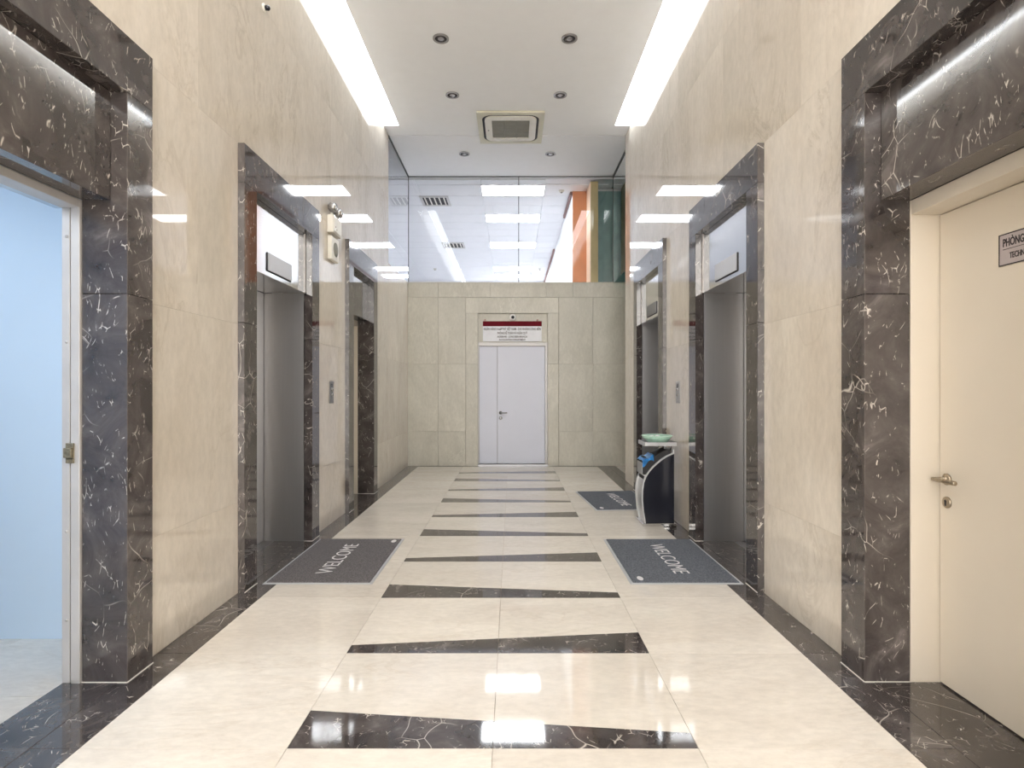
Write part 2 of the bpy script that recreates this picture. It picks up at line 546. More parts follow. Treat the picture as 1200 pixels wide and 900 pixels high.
def lift(s, y0, y1, label, ind_mat, group='elevator entrances'):
    yi0, yi1 = y0 + JW, y1 - JW
    r = thing('elevator', (X(s, 0.1), (y0 + y1) / 2, 0), label, 'elevator', group)
    surround(s, r, y0, y1, 0.03)
    DD = 0.395; ZT = 2.27
    for ya, yb in ((yi0 - 0.03, yi0 + 0.006), (yi1 - 0.006, yi1 + 0.03)):
        box('steel_jamb', X(s, 0.031), X(s, DD + 0.03), ya, yb, 0.0, ZT, M['steel'], r, 0.001)
    for ya, yb in ((yi0 + 0.001, yi0 + 0.014), (yi1 - 0.014, yi1 - 0.001)):
        box('transom_edge', X(s, 0.012), X(s, 0.03), ya, yb, ZT, ZI, M['alu'], r, 0.001)
    t = box('transom_panel', X(s, 0.020), X(s, DD + 0.03), yi0 + 0.015, yi1 - 0.015, ZT, ZI - 0.001, M['steel_light'], r, 0.002)
    ya = yi0 + 0.32
    p = box('floor_indicator', X(s, 0.006), X(s, 0.0195), ya, ya + 0.46, 2.315, 2.45, ind_mat, r, 0.001)
    box('indicator_gasket', X(s, 0.014), X(s, 0.0197), ya - 0.008, ya + 0.468, 2.307, 2.452, M['charcoal'], r)
    ym = (yi0 + yi1) / 2
    for a, b in ((yi0 + 0.007, ym - 0.002), (ym + 0.002, yi1 - 0.012)):
        box('lift_door', X(s, DD), X(s, DD + 0.03), a, b, 0.004, ZT - 0.002, M['steel'], r, 0.002)
    box('threshold_slab', X(s, 0.001), X(s, 0.30), yi0 + 0.001, yi1 - 0.001, -0.012, 0.001, M['dark'], r, 0.0008)
    box('door_sill', X(s, 0.301), X(s, DD + 0.03), yi0 + 0.007, yi1 - 0.007, -0.012, 0.002, M['steel_dark'], r, 0.001)
    box('shaft_light_block', X(s, DD + 0.032), X(s, DD + 0.06), y0 - 0.05, y1 + 0.05, -0.02, ZO, M['charcoal'], r)  # added unseen sheet behind the lift doors, keeps outside light from leaking
    return r
lift(-1, PL[1][1], PL[1][2], 'steel elevator in dark marble surround on the left wall, beside the emergency lamp', M['ind'])
lift(1, PR[1][1], PR[1][2], 'nearer steel elevator on the right wall, in dark marble surround behind the welcome mat', M['ind'])
lift(1, PR[2][1], PR[2][2], 'farther steel elevator on the right wall, partly behind the waste bin', M['steel_dark'])  # indicator plate in darker steel, its dark reflection put into the colour

def doorway(s, name, y0, y1, label, frame_mat, has_leaf, thr):
    yi0, yi1 = y0 + JW, y1 - JW
    r = tag(link(name, None, (X(s, 0.1), (y0 + y1) / 2, 0)), label, kind='structure')
    surround(s, r, y0, y1, JD)
    ZT = 2.295
    box('transom_slab', X(s, 0.033), X(s, JD), yi0 + 0.001, yi1 - 0.001, ZT, ZI - 0.001, M['dark'], r, 0.002)
    box('threshold_slab', X(s, 0.001), X(s, thr), yi0 + 0.001, yi1 - 0.001, -0.012, 0.001, M['dark'], r, 0.0008)
    zf = 2.215
    if has_leaf:
        box('back_light_block', X(s, 0.347), X(s, 0.38), y0 - 0.05, y1 + 0.05, -0.02, ZO + 0.05, M['charcoal'], r)  # added unseen backing, stops light leaking round the door frame
        for ya, yb in ((y0 - 0.03, yi0 - 0.101), (yi1 + 0.101, y1 + 0.03)):
            box('back_light_block', X(s, JD + 0.002), X(s, 0.346), ya, yb, -0.02, ZO, M['charcoal'], r)
    return r, yi0, yi1, ZT, zf

# door_1: open doorway on the left to the blue-lit room
r, a, b, ZT, zf = doorway(-1, 'door_1', PL[0][1], PL[0][2], 'open doorway with dark marble surround at the far left edge', M['alu'], False, 0.258)
fr = box('door_frame', X(-1, JD + 0.001), X(-1, 0.215), b - 0.012, b + 0.12, 0.0, ZT, M['alu'], r, 0.002)
box('frame_seam', X(-1, 0.2155), X(-1, 0.2235), b + 0.002, b + 0.12, 0.0, ZT, M['charcoal'], r)
box('door_stop', X(-1, 0.224), X(-1, 0.262), b - 0.006, b + 0.12, 0.0, ZT, M['alu'], r, 0.002)
box('door_frame', X(-1, JD + 0.001), X(-1, 0.262), a - 0.12, a + 0.012, 0.0, ZT, M['alu'], r, 0.002)
box('frame_head', X(-1, JD + 0.001), X(-1, 0.262), a + 0.013, b - 0.013, 2.255, ZT, M['alu'], r, 0.002)
lt = box('latch_plate', X(-1, 0.196), X(-1, 0.236), b - 0.017, b - 0.0125, 1.045, 1.14, M['brass_rough'], r, 0.001)
box('latch_bolt', X(-1, 0.200), X(-1, 0.238), b - 0.030, b - 0.017, 1.072, 1.118, M['brass_rough'], r, 0.002)
box('latch_lip', X(-1, 0.193), X(-1, 0.226), b - 0.024, b - 0.017, 1.118, 1.140, M['brass_rough'], r, 0.002)
box('latch_lip', X(-1, 0.193), X(-1, 0.226), b - 0.024, b - 0.017, 1.046, 1.066, M['brass_rough'], r, 0.002)
for z in (0.30, 0.72, 1.62, 2.12):
    lathe('frame_plug', [(0.008, 0), (0.008, 0.002)], (X(-1, 0.238), b - 0.006, z), (0, -1, 0), M['alu'], r, 12)

# door_2: closed cream door on the right
r, a, b, ZT, zf = doorway(1, 'door_2', PR[0][1], PR[0][2], 'closed cream door in dark marble surround at the right edge', M['cream_paint'], True, 0.345)
box('door_frame', X(1, JD + 0.001), X(1, 0.345), b - 0.004, b + 0.12, 0.0, ZT, M['cream_paint'], r, 0.002)
box('door_frame', X(1, JD + 0.001), X(1, 0.345), a - 0.12, a + 0.004, 0.0, ZT, M['cream_paint'], r, 0.002)
box('frame_head', X(1, JD + 0.001), X(1, 0.345), a + 0.005, b - 0.005, 2.225, ZT - 0.001, M['cream_paint'], r, 0.002)
leaf2 = box('door_leaf', X(1, 0.307), X(1, 0.345), a + 0.008, b - 0.009, 0.008, 2.221, M['cream_paint'], r, 0.002)
xd = X(1, 0.307); yh = b - 0.055; zh = 0.975
h = lathe('door_handle', [(0.027, 0), (0.027, 0.006), (0.022, 0.010), (0.011, 0.012), (0.011, 0.055)], (xd, yh, zh), (-1, 0, 0), M['bronze'], leaf2, 20)
cyl('lever', (xd - 0.058, yh + 0.014, zh), (xd - 0.058, yh - 0.125, zh), 0.0105, M['bronze'], leaf2, 14)
lathe('keyhole_rosette', [(0.027, 0), (0.027, 0.005), (0.022, 0.009)], (xd, yh, zh - 0.108), (-1, 0, 0), M['bronze'], leaf2, 20)
prism_axis('keyhole', [(yh - 0.005, zh - 0.124), (yh + 0.005, zh - 0.124), (yh + 0.0075, zh - 0.100), (yh, zh - 0.094), (yh - 0.0075, zh - 0.100)], xd - 0.0088, xd - 0.0098, 'x', M['ink'], leaf2)

# door_3: far left doorway with a pale door
r, a, b, ZT, zf = doorway(-1, 'door_3', PL[2][1], PL[2][2], 'narrow doorway with dark marble surround at the far end of the left wall', M['cream_paint'], True, 0.345)
box('door_frame', X(-1, JD + 0.001), X(-1, 0.345), b - 0.004, b + 0.12, 0.0, ZT, M['cream_paint'], r, 0.002)
box('door_frame', X(-1, JD + 0.001), X(-1, 0.345), a - 0.12, a + 0.004, 0.0, ZT, M['cream_paint'], r, 0.002)
box('frame_head', X(-1, JD + 0.001), X(-1, 0.345), a + 0.005, b - 0.005, 2.225, ZT - 0.001, M['cream_paint'], r, 0.002)
box('door_leaf', X(-1, 0.307), X(-1, 0.345), a + 0.008, b - 0.009, 0.008, 2.221, M['cream_paint'], r, 0.002)

# the small room behind door_1
rm = tag(link('wall_side_room', None, (-3.4, 2.0, 0)), 'pale blue walls of the room behind the open doorway', kind='structure')
box('wall_panel', -5.0, X(-1, 0.262), 3.20, 3.30, -0.02, 2.75, M['blue'], rm)
box('wall_panel', -5.0, -4.9, 0.3, 3.20, -0.02, 2.75, M['blue'], rm)
box('wall_panel', -5.0, X(-1, 0.301), 0.2, 0.30, -0.02, 2.75, M['blue'], rm)
box('wall_panel', X(-1, 0.355), X(-1, 0.263), 2.86, 3.199, -0.02, 2.75, M['blue'], rm)
box('wall_panel', X(-1, 0.40), X(-1, 0.301), 0.301, 1.55, -0.02, 2.75, M['blue'], rm)
box('wall_panel', X(-1, 0.40), X(-1, 0.263), 1.551, 2.849, 2.296, 2.75, M['blue'], rm)
tag(box('ceiling_side_room', -5.0, X(-1, 0.263), 0.2, 3.30, 2.751, 2.80, M['ceil']), 'ceiling of the side room', kind='structure')
fs = tag(box('floor_side_room', -5.0, X(-1, 0.259), 0.2, 3.20, -0.12, -0.013, M['grout']), 'beige tiled floor of the side room', kind='structure')
for i in range(5):
    for j in range(5):
        x1 = X(-1, 0.259) - 0.6 * i; y1 = 3.2 - 0.6 * j
        box('floor_tile', x1 - 0.6 + G, x1 - G, y1 - 0.6 + G, y1 - G, -0.012, 0.0, M['floor'], fs, 0.0008)
lamp = thing('ceiling_lamp', (-3.3, 1.9, 2.70), 'cool white ceiling lamp inside the side room', 'ceiling light')
box('housing', -3.65, -2.95, 1.55, 2.25, 2.72, 2.75, M['white'], lamp)
box('diffuser', -3.6, -3.0, 1.6, 2.2, 2.705, 2.719, M['cool_panel'], lamp)

# ------------------------------------------------------------------ far wall with the double door
wf = tag(link('wall_far', None, (0, YF + 0.1, 0)), 'beige limestone wall closing the corridor', kind='structure')
xi0, xi1 = -0.617, 0.645      # opening
xo0, xo1 = -0.832, 0.842      # surround
box('wall_core', X(-1, 0.03), xo0, YF + 0.031, YF + 0.15, -0.01, ZM, M['grout'], wf)
box('wall_core', xo1, 4.2, YF + 0.031, YF + 0.15, -0.01, ZM, M['grout'], wf)
box('wall_core', xo0, xo1, YF + 0.031, YF + 0.15, 3.06, ZM, M['grout'], wf)
def fslab(x0, x1, z0, z1):
    box('wall_slab', x0 + 0.0015, x1 - 0.0015, YF, YF + 0.03, z0 + 0.0015, z1 - 0.0015, M['far'], wf, 0.001)
for z0, z1 in ((0, 0.62), (0.62, 1.84), (1.84, 3.04)):
    for x0, x1 in ((X(-1, 0.029), -1.33), (-1.33, xo0 - 0.002), (xo1 + 0.002, 1.46), (1.46, 2.3), (2.3, 3.2), (3.2, 4.2)):
        fslab(x0, x1, z0, z1)
for x0, x1 in ((X(-1, 0), -1.33), (-1.33, -0.39), (-0.39, 0.62), (0.62, 1.1), (1.1, 2.1), (2.1, 3.2), (3.2, 4.2)):
    fslab(x0, x1, 3.04, ZM)
box('coping', X(-1, 0), 4.2, YF, YF + 0.16, ZM + 0.0005, ZM + 0.012, M['far'], wf)

d4 = tag(link('door_4', None, (0, YF + 0.1, 0)), 'pale double door with a stone surround in the far wall', kind='structure')
for x0, x1 in ((xo0 + 0.003, xi0), (xi1, xo1 - 0.003)):
    for z0, z1 in ((0, 1.84), (1.84, 2.753)):
        box('jamb_slab', x0, x1, YF - 0.012, YF + 0.15, z0 + 0.001 * (z0 > 0), z1 - 0.001, M['far'], d4, 0.002)
box('header_slab', xo0 + 0.003, xo1 - 0.003, YF - 0.012, YF + 0.15, 2.754, 3.035, M['far'], d4, 0.002)
box('transom_slab', xi0 + 0.001, xi1 - 0.001, YF + 0.055, YF + 0.15, 2.235, 2.753, M['far'], d4, 0.002)
box('door_frame', xi0 + 0.001, xi0 + 0.022, YF + 0.06, YF + 0.15, 0, 2.234, M['alu'], d4, 0.002)
box('door_frame', xi1 - 0.045, xi1 - 0.001, YF + 0.06, YF + 0.15, 0, 2.234, M['alu'], d4, 0.002)
box('frame_head', xi0 + 0.023, xi1 - 0.046, YF + 0.06, YF + 0.15, 2.165, 2.234, M['alu'], d4, 0.002)
xs_ = -0.262
box('door_leaf', xi0 + 0.024, xs_ - 0.006, YF + 0.085, YF + 0.13, 0.03, 2.160, M['door_lilac'], d4, 0.002)
lf = box('door_leaf', xs_ - 0.001, xi1 - 0.048, YF + 0.085, YF + 0.13, 0.03, 2.160, M['door_lilac'], d4, 0.002)
box('door_sill', xi0 + 0.001, xi1 - 0.001, YF + 0.0, YF + 0.14, -0.01, 0.026, M['steel_dark'], d4, 0.001)
box('edge_strip', xs_ - 0.0055, xs_ - 0.0015, YF + 0.09, YF + 0.12, 0.03, 2.160, M['charcoal'], d4)
yk = YF + 0.085
lathe('handle_rosette', [(0.030, 0), (0.030, 0.006), (0.012, 0.010), (0.012, 0.05)], (xs_ + 0.055, yk, 0.955), (0, -1, 0), M['steel_dark'], lf, 18)
cyl('lever', (xs_ + 0.045, yk - 0.052, 0.955), (xs_ + 0.175, yk - 0.052, 0.955), 0.011, M['steel_dark'], lf)
lathe('keyhole_rosette', [(0.030, 0), (0.030, 0.006), (0.02, 0.010)], (xs_ + 0.055, yk, 0.86), (0, -1, 0), M['steel_dark'], lf, 18)

# sign above the double door
ys = YF + 0.028
sg = thing('door_sign', (0.005, ys, 2.245), 'white sign with dark red band above the far double door', 'sign')
box('board', -0.527, 0.537, ys, ys + 0.012, 2.245, 2.520, M['sign_white'], sg, 0.001)
box('red_band', -0.527, 0.537, ys - 0.001, ys + 0.012, 2.5205, 2.612, M['red'], sg, 0.001)
for x in (-0.49, 0.46):
    lathe('mounting_cap', [(0.016, 0), (0.016, 0.02), (0.008, 0.03)], (x, ys + 0.025, 2.634), (0, -1, 0), M['screw'], sg, 12)
for body, z, wd, sz in (('NGÂN HÀNG No&PTNT VIỆT NAM - CHI NHÁNH LONG BIÊN', 2.468, 1.03, 0.062),
                        ('PHÒNG KẾ TOÁN VÀ NGÂN QUỸ', 2.395, 0.54, 0.062),
                        ('AGRIBANK - LONG BIEN BRANCH', 2.330, 0.54, 0.048),
                        ('ACCOUNTING DEPARTMENT', 2.275, 0.48, 0.048)):
    text('lettering', body, sz, (0.005, ys - 0.001, z), (1, 0, 0), (0, 0, 1), M['ink'], sg, wd, bold=0.0011)
dc = thing('dome_camera', (0.015, YF + 0.054, 2.68), 'small white dome camera above the far door sign', 'camera')
lathe('camera_body', [(0.062, 0), (0.062, 0.03), (0.055, 0.05), (0.038, 0.058)], (0.015, YF + 0.0545, 2.683), (0, -1, 0), M['camera'], dc, 22)
lathe('lens', [(0.030, 0), (0.026, 0.012), (0.012, 0.020)], (0.015, YF - 0.0035, 2.680), (0, -1, 0), M['black'], dc, 18)

# ------------------------------------------------------------------ ceiling
TI = 1.575; YT = 8.37
ce = tag(link('ceiling', None, (XC, 3.5, ZC)), 'flat white ceiling between the light troughs', kind='structure')
box('ceiling_board', XC - TI, XC + TI, YB, YT, ZC, ZC + 0.06, M['ceil'], ce)
box('ceiling_board', X(-1, 0.0), X(1, 0.0), YT, YE, ZC, ZC + 0.26, M['ceil'], ce)
box('ceiling_board', X(-1, 0.02), 4.2, YE + 0.021, YF + 0.12, ZC, ZC + 0.06, M['ceil'], ce)
box('ceiling_board', X(-1, 0.0), X(1, 0.0), YB, YT - 0.001, ZC + 0.235, ZC + 0.26, M['ceil'], ce)
for s, lb in ((-1, 'continuous recessed light strip along the left edge of the ceiling'), (1, 'continuous recessed light strip along the right edge of the ceiling')):
    c = thing('cove_light', (XC + s * 1.68, 3, ZC + 0.10), lb, 'ceiling light', 'ceiling cove strips')
    xa, xb = XC + s * (TI + 0.003), X(s, -0.003)
    box('diffuser', xa, xb, YB + 0.01, YT - 0.0003, ZC + 0.10, ZC + 0.115, M['cove'], c)
    box('housing', xa, xb, YB + 0.01, YT - 0.004, ZC + 0.116, ZC + 0.23, M['white'], c)
    box('inner_lip', XC + s * (TI + 0.001), XC + s * (TI + 0.0025), YB + 0.01, YT - 0.004, ZC, ZC + 0.099, M['white'], c)

# downlights
DLAB = {(0, -1): 'left recessed downlight of the pair nearest the camera', (0, 1): 'right recessed downlight of the pair nearest the camera',
        (1, -1): 'left recessed downlight just nearer than the air conditioner', (1, 1): 'right recessed downlight just nearer than the air conditioner',
        (2, -1): 'left recessed downlight beyond the air conditioner, by the glass', (2, 1): 'right recessed downlight beyond the air conditioner, by the glass'}
for i, y in enumerate((6.28, 7.49, 9.37)):
    for s in (-1, 1):
        x = XC + s * 0.705
        d = thing('downlight', (x, y, ZC), DLAB[(i, s)], 'ceiling light', 'recessed downlights')
        n = 24
        circ = lambda r: [(x + r * math.cos(2 * PI * k / n), y + r * math.sin(2 * PI * k / n)) for k in range(n)]
        ring_prism('trim_ring', circ(0.088), circ(0.066), ZC - 0.012, ZC - 0.0005, M['dl_ring'], d)
        lathe('reflector', [(0.065, 0), (0.050, 0.006), (0.042, 0.0065)], (x, y, ZC - 0.0075), (0, 0, 1), M['dl_in'], d, n)
        lathe('lens', [(0.034, 0), (0.030, 0.003)], (x, y, ZC - 0.009), (0, 0, -1), M['dl_ring'], d, n)

# air conditioner cassette
ax, ay = -0.02, 8.42
ac = thing('air_conditioner', (ax, ay, ZC), 'square ceiling cassette air conditioner with grey intake grille', 'air conditioner')
ring_prism('outer_panel', rrect(ax, ay, 0.475, 0.50, 0.01), rrect(ax, ay, 0.405, 0.43, 0.14), ZC - 0.030, ZC - 0.0005, M['ac_outer'], ac)
ring_prism('air_slot', rrect(ax, ay, 0.404, 0.429, 0.14), rrect(ax, ay, 0.370, 0.395, 0.12), ZC - 0.020, ZC - 0.0005, M['black_matt'], ac)
ring_prism('inner_panel', rrect(ax, ay, 0.369, 0.394, 0.12), rrect(ax, ay, 0.272, 0.288, 0.012), ZC - 0.040, ZC - 0.0005, M['plastic'], ac)
gr = box('intake_grille', ax - 0.271, ax + 0.271, ay - 0.287, ay + 0.287, ZC - 0.026, ZC - 0.0005, M['grille'], ac)
for k in range(14):
    yy = ay - 0.27 + 0.54 * (k + 0.5) / 14
    box('slat', ax - 0.268, ax + 0.268, yy - 0.011, yy + 0.011, ZC - 0.033, ZC - 0.0265, M['grille'], gr)
for xx in (ax - 0.09, ax + 0.09):
    box('grille_bar', xx - 0.006, xx + 0.006, ay - 0.28, ay + 0.28, ZC - 0.037, ZC - 0.0335, M['grille'], gr)
lathe('status_light', [(0.014, 0), (0.012, 0.004)], (ax - 0.325, ay + 0.02, ZC - 0.0405), (0, 0, -1), M['grille'], ac, 12)

# ------------------------------------------------------------------ glass screens above the far wall
def pane(par, x0, x1, y0, y1, mat):
    return box('glass_pane', x0, x1, y0, y1, ZM + 0.013, ZC - 0.0005, mat, par)
w1 = tag(link('window_1', None, (0, YF + 0.06, ZM)), 'frameless glass screen above the far stone wall', kind='structure')
yg = YF + 0.055
for x0, x1 in ((-1.872, 0.118), (0.124, 1.828)):
    me = bpy.data.meshes.new('glass_pane')
    o = mesh('glass_pane', [(x0, yg, ZM + 0.013), (x1, yg, ZM + 0.013), (x1, yg, ZC), (x0, yg, ZC)], [[0, 1, 2, 3]], M['glass'], w1, recalc=False)
for x in (-1.875, 0.121, 1.831):
    box('glass_joint', x - 0.006, x + 0.006, yg - 0.006, yg + 0.006, ZM + 0.013, ZC - 0.0005, M['joint'], w1)
box('top_channel', -1.875, 1.83, yg - 0.008, yg + 0.008, ZC - 0.012, ZC - 0.0005, M['joint'], w1)
w2 = tag(link('window_2', None, (X(-1, 0), 9.5, ZM)), 'glass side screen above the left wall at the far end', kind='structure')
mesh('glass_pane', [(XL, YE, ZM), (XL, yg - 0.008, ZM), (XL, yg - 0.008, ZC), (XL, YE, ZC)], [[0, 1, 2, 3]], M['glass'], w2, recalc=False)
box('top_channel', XL - 0.01, XL + 0.01, YE + 0.001, yg - 0.014, ZC - 0.02, ZC - 0.0005, M['joint'], w2)
w3 = tag(link('window_3', None, (1.83, 9.5, ZM)), 'green glass side screen above the passage at the far right', kind='structure')
mesh('glass_pane', [(1.83, YE + 0.021, ZM), (1.83, yg - 0.008, ZM), (1.83, yg - 0.008, ZC), (1.83, YE + 0.021, ZC)], [[0, 1, 2, 3]], M['glass_green'], w3, recalc=False)
box('top_channel', 1.82, 1.84, YE + 0.022, yg - 0.014, ZC - 0.04, ZC - 0.0005, M['joint'], w3)

# passage to the right: soffit and end wall
tag(box('ceiling_passage', 2.25, 4.2, YE + 0.022, YF - 0.001, ZM - 0.12, ZM - 0.001, M['ceil']), 'low soffit over the side passage', kind='structure')
pw = tag(link('wall_passage', None, (4.2, 9.4, 0)), 'cream walls at the end of the side passage', kind='structure')
box('wall_panel', 4.2, 4.3, YE - 0.3, 11.0, -0.02, ZC + 0.1, M['mezz'], pw)
box('wall_panel', X(1, 0.301), 4.2, YE - 0.2, YE, -0.02, ZC + 0.1, M['mezz'], pw)

# ------------------------------------------------------------------ upper hall seen through the glass
mz = tag(link('wall_upper_hall', None, (0, 15, 2.7)), 'white walls of the upper hall behind the glass', kind='structure')
MZ = 5.20
box('wall_panel', -6.1, 4.3, 20.30, 20.40, 2.6, MZ + 0.1, M['mezz'], mz)
box('wall_panel', -6.2, -6.1, YE - 0.2, 20.4, 2.6, MZ + 0.1, M['mezz'], mz)
box('wall_panel', -6.1, X(-1, 0.301), YE - 0.2, YE - 0.1, 2.6, MZ + 0.1, M['mezz'], mz)
tag(box('floor_upper_hall', -6.2, 4.3, YF + 0.17, 20.4, 2.5, 2.60, M['hall_floor']), 'floor of the upper hall', kind='structure')
tag(box('floor_upper_landing', -6.2, X(-1, 0.16), YE - 0.2, YF + 0.169, 2.5, 2.60, M['hall_floor']), 'floor of the upper hall on the left', kind='structure')
tag(box('ceiling_upper_landing', -6.2, XL - 0.021, YE - 0.2, YF + 0.12, MZ + 0.020, MZ + 0.06, M['mezz']), 'suspended ceiling of the upper hall on the left', kind='structure')
cm = tag(box('ceiling_upper_hall', -6.2, 1.9, YF + 0.121, 20.4, MZ + 0.020, MZ + 0.06, M['mezz']), 'suspended tile ceiling of the upper hall', kind='structure')
LY = (10.7, 12.5, 14.9, 17.9, 19.1)
VENTS = [(-1.84, 11.3), (-1.84, 14.9)]
for i in range(16):
    y0 = 10.7 + 0.6 * i - 0.0
    if y0 + 0.6 > 20.31: continue
    for j in range(-5, 2):
        x0 = 0.02 - 0.6 + 1.2 * j
        if j == 0 and any(abs(y0 - l) < 0.05 for l in LY): continue
        x1 = x0 + 1.2
        if x0 < -6.1: continue
        box('ceiling_tile', x0 + 0.006, x1 - 0.006, y0 + 0.006, y0 + 0.594, MZ, MZ + 0.019, M['mezz'], cm, 0.004)
for j in range(-5, 1):   # tiles left of the corridor, beside the side screen, and the strip behind the glass
    x0 = 0.02 - 0.6 + 1.2 * j; x1 = x0 + 1.2
    for i, y0 in enumerate((8.9, 9.5, 10.1)):
        xa = x0; xb = min(x1, XL - 0.02) if i < 2 else x1
        ya = y0 if i < 2 else max(y0, YF + 0.122)
        if xb - xa < 0.1 or xa < -6.1: continue
        if i == 2 and xa < XL - 0.02: ya = y0
        if i == 2 and xa < XL < xb: ya = YF + 0.122
        box('ceiling_tile', xa + 0.006, xb - 0.006, ya + 0.006, y0 + 0.594, MZ, MZ + 0.019, M['mezz'], cm, 0.004)
PLAB = ['nearest rectangular light panel behind the glass, closest to the corridor', 'second rectangular light panel behind the glass', 'third rectangular light panel behind the glass',
        'fourth rectangular light panel behind the glass', 'farthest rectangular light panel behind the glass']
for y, lb in zip(LY, PLAB):
    p = thing('light_panel', (0.02, y + 0.3, MZ), lb, 'ceiling light', 'light panels of the upper hall')
    box('diffuser', -0.57, 0.61, y + 0.02, y + 0.58, MZ - 0.004, MZ + 0.010, M['panel'], p)
    ring_prism('frame', [(-0.58, y + 0.01), (0.62, y + 0.01), (0.62, y + 0.59), (-0.58, y + 0.59)], [(-0.57, y + 0.02), (0.61, y + 0.02), (0.61, y + 0.58), (-0.57, y + 0.58)], MZ - 0.006, MZ + 0.018, M['white'], p)
for k, (x, y) in enumerate(VENTS):
    v = thing('air_vent', (x + 0.29, y + 0.3, MZ), ['square louvred ceiling vent nearest the glass, left of the light panels', 'small distant ceiling vent left of the third light panel'][k], 'vent', 'ceiling vents of the upper hall')
    ring_prism('frame', [(x, y + 0.01), (x + 0.58, y + 0.01), (x + 0.58, y + 0.59), (x, y + 0.59)], [(x + 0.05, y + 0.06), (x + 0.53, y + 0.06), (x + 0.53, y + 0.54), (x + 0.05, y + 0.54)], MZ - 0.02, MZ - 0.001, M['alu'], v)
    box('backing', x + 0.051, x + 0.529, y + 0.061, y + 0.539, MZ - 0.004, MZ - 0.001, M['charcoal'], v)
    for q in range(5):
        xx = x + 0.10 + 0.095 * q
        box('louvre', xx - 0.012, xx + 0.012, y + 0.062, y + 0.538, MZ - 0.016, MZ - 0.005, M['plastic'], v)
for k, (x, y) in enumerate(((0.95, 11.0), (-2.45, 18.2), (0.89, 18.2))):
    sd = thing('smoke_detector', (x, y, MZ), ['smoke detector on the ceiling between the first light panel and orange column', 'tiny distant smoke detector left of the light panels', 'tiny distant smoke detector right of the light panels'][k], 'detector')
    lathe('detector_body', [(0.055, 0), (0.05, 0.02), (0.03, 0.035)], (x, y, MZ - 0.001), (0, 0, -1), M['plastic'], sd, 16)
    lathe('detector_cap', [(0.026, 0), (0.02, 0.012)], (x, y, MZ - 0.0365), (0, 0, -1), M['grille'], sd, 12)
# partition and columns on the right of the hall
pt = tag(link('wall_partition', None, (1.3, 15, 2.6)), 'white partition wall with dark cornice and orange end in the upper hall', kind='structure')
box('partition_panel', 1.17, 1.43, 11.07, 20.29, 2.601, MZ - 0.003, M['mezz'], pt)
box('orange_end', 1.17, 1.439, 11.04, 11.069, 2.601, MZ - 0.003, M['orange'], pt)
box('cornice', 1.125, 1.169, 11.06, 12.6, MZ - 0.06, MZ - 0.003, M['cornice'], pt)
box('cornice', 1.125, 1.169, 15.6, 20.25, MZ - 0.06, MZ - 0.003, M['cornice'], pt)
cl = thing('square_column', (1.5, 10.77, 2.6), 'tan square column behind the glass, right of the orange panel', 'column')
box('column_core', 1.444, 1.58, 10.503, 11.06, 2.601, MZ - 0.004, M['tan'], cl, 0.003)
box('pale_side', 1.436, 1.443, 10.506, 11.035, 2.601, MZ - 0.004, M['peach'], cl)  # left side face of the column, coloured paler than its front
tl = thing('glass_partition', (2.4, 10.9, 2.6), 'dark teal glass partition right of the tan column', 'partition')
box('teal_panel', 1.582, 2.39, 10.90, 10.92, 2.601, 5.15, M['teal'], tl)
box('teal_panel', 2.40, 3.30, 10.90, 10.92, 2.601, 5.15, M['teal'], tl)
box('top_rail', 1.582, 3.30, 10.88, 10.94, 5.151, 5.19, M['alu'], tl)
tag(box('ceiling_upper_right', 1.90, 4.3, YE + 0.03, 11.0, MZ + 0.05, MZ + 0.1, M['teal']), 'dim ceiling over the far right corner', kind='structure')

# ------------------------------------------------------------------ welcome mats
def welcome_mat(cx, cy, w, l, rot, s, mat, label):
    """s=-1: faces the left wall; +1: faces the right wall"""
    r = thing('doormat', (cx, cy, 0.0005), label, 'mat', 'welcome mats in front of the elevators')
    ca, sa = math.cos(rot), math.sin(rot)
    T = lambda x, y: (cx + x * ca - y * sa, cy + x * sa + y * ca)
    def slab(name, hx, hy, z0, z1, inset, m):
        v = [(*T(sx * hx, sy * hy), z0) for sx, sy in ((-1, -1), (1, -1), (1, 1), (-1, 1))]
        v += [(*T(sx * (hx - inset), sy * (hy - inset)), z1) for sx, sy in ((-1, -1), (1, -1), (1, 1), (-1, 1))]
        f = [[3, 2, 1, 0], [4, 5, 6, 7]] + [[i, (i + 1) % 4, 4 + (i + 1) % 4, 4 + i] for i in range(4)]
        return mesh(name, v, f, m, r)
    slab('rubber_base', w / 2, l / 2, 0.0015, 0.006, 0.006, M['mat_lip'])
    slab('carpet_pile', w / 2 - 0.022, l / 2 - 0.022, 0.0061, 0.012, 0.004, mat)
    rt = Vector((-sa, ca, 0)) * (-s); up = Vector((ca, sa, 0)) * s
    text('lettering', 'WELCOME', 0.175, (*T(0.02 * s, 0), 0.0130), rt, up, M['letter'], r, 0.80, bold=-0.0015)
    # small oval maker's mark in the corner
    px, py = (w / 2 - 0.075, l / 2 - 0.11) if s < 0 else (-w / 2 + 0.09, -l / 2 + 0.10)
    pts = [T(px + 0.022 * math.cos(2 * PI * k / 14), py + 0.045 * math.sin(2 * PI * k / 14)) for k in range(14)]
    prism('corner_mark', pts, 0.0121, 0.0135, M['letter'], r)
    return r
welcome_mat(-1.39, 4.695, 0.785, 1.225, 0.0, -1, M['mat'], 'dark grey welcome mat at the left elevator')
welcome_mat(1.25, 4.69, 0.81, 1.22, 0.0, 1, M['mat2'], 'large blue-grey welcome mat at the nearer right elevator')
welcome_mat(1.30, 7.165, 0.79, 1.20, math.radians(5), 1, M['mat2'], 'farther blue-grey welcome mat, partly hidden behind the waste bin')

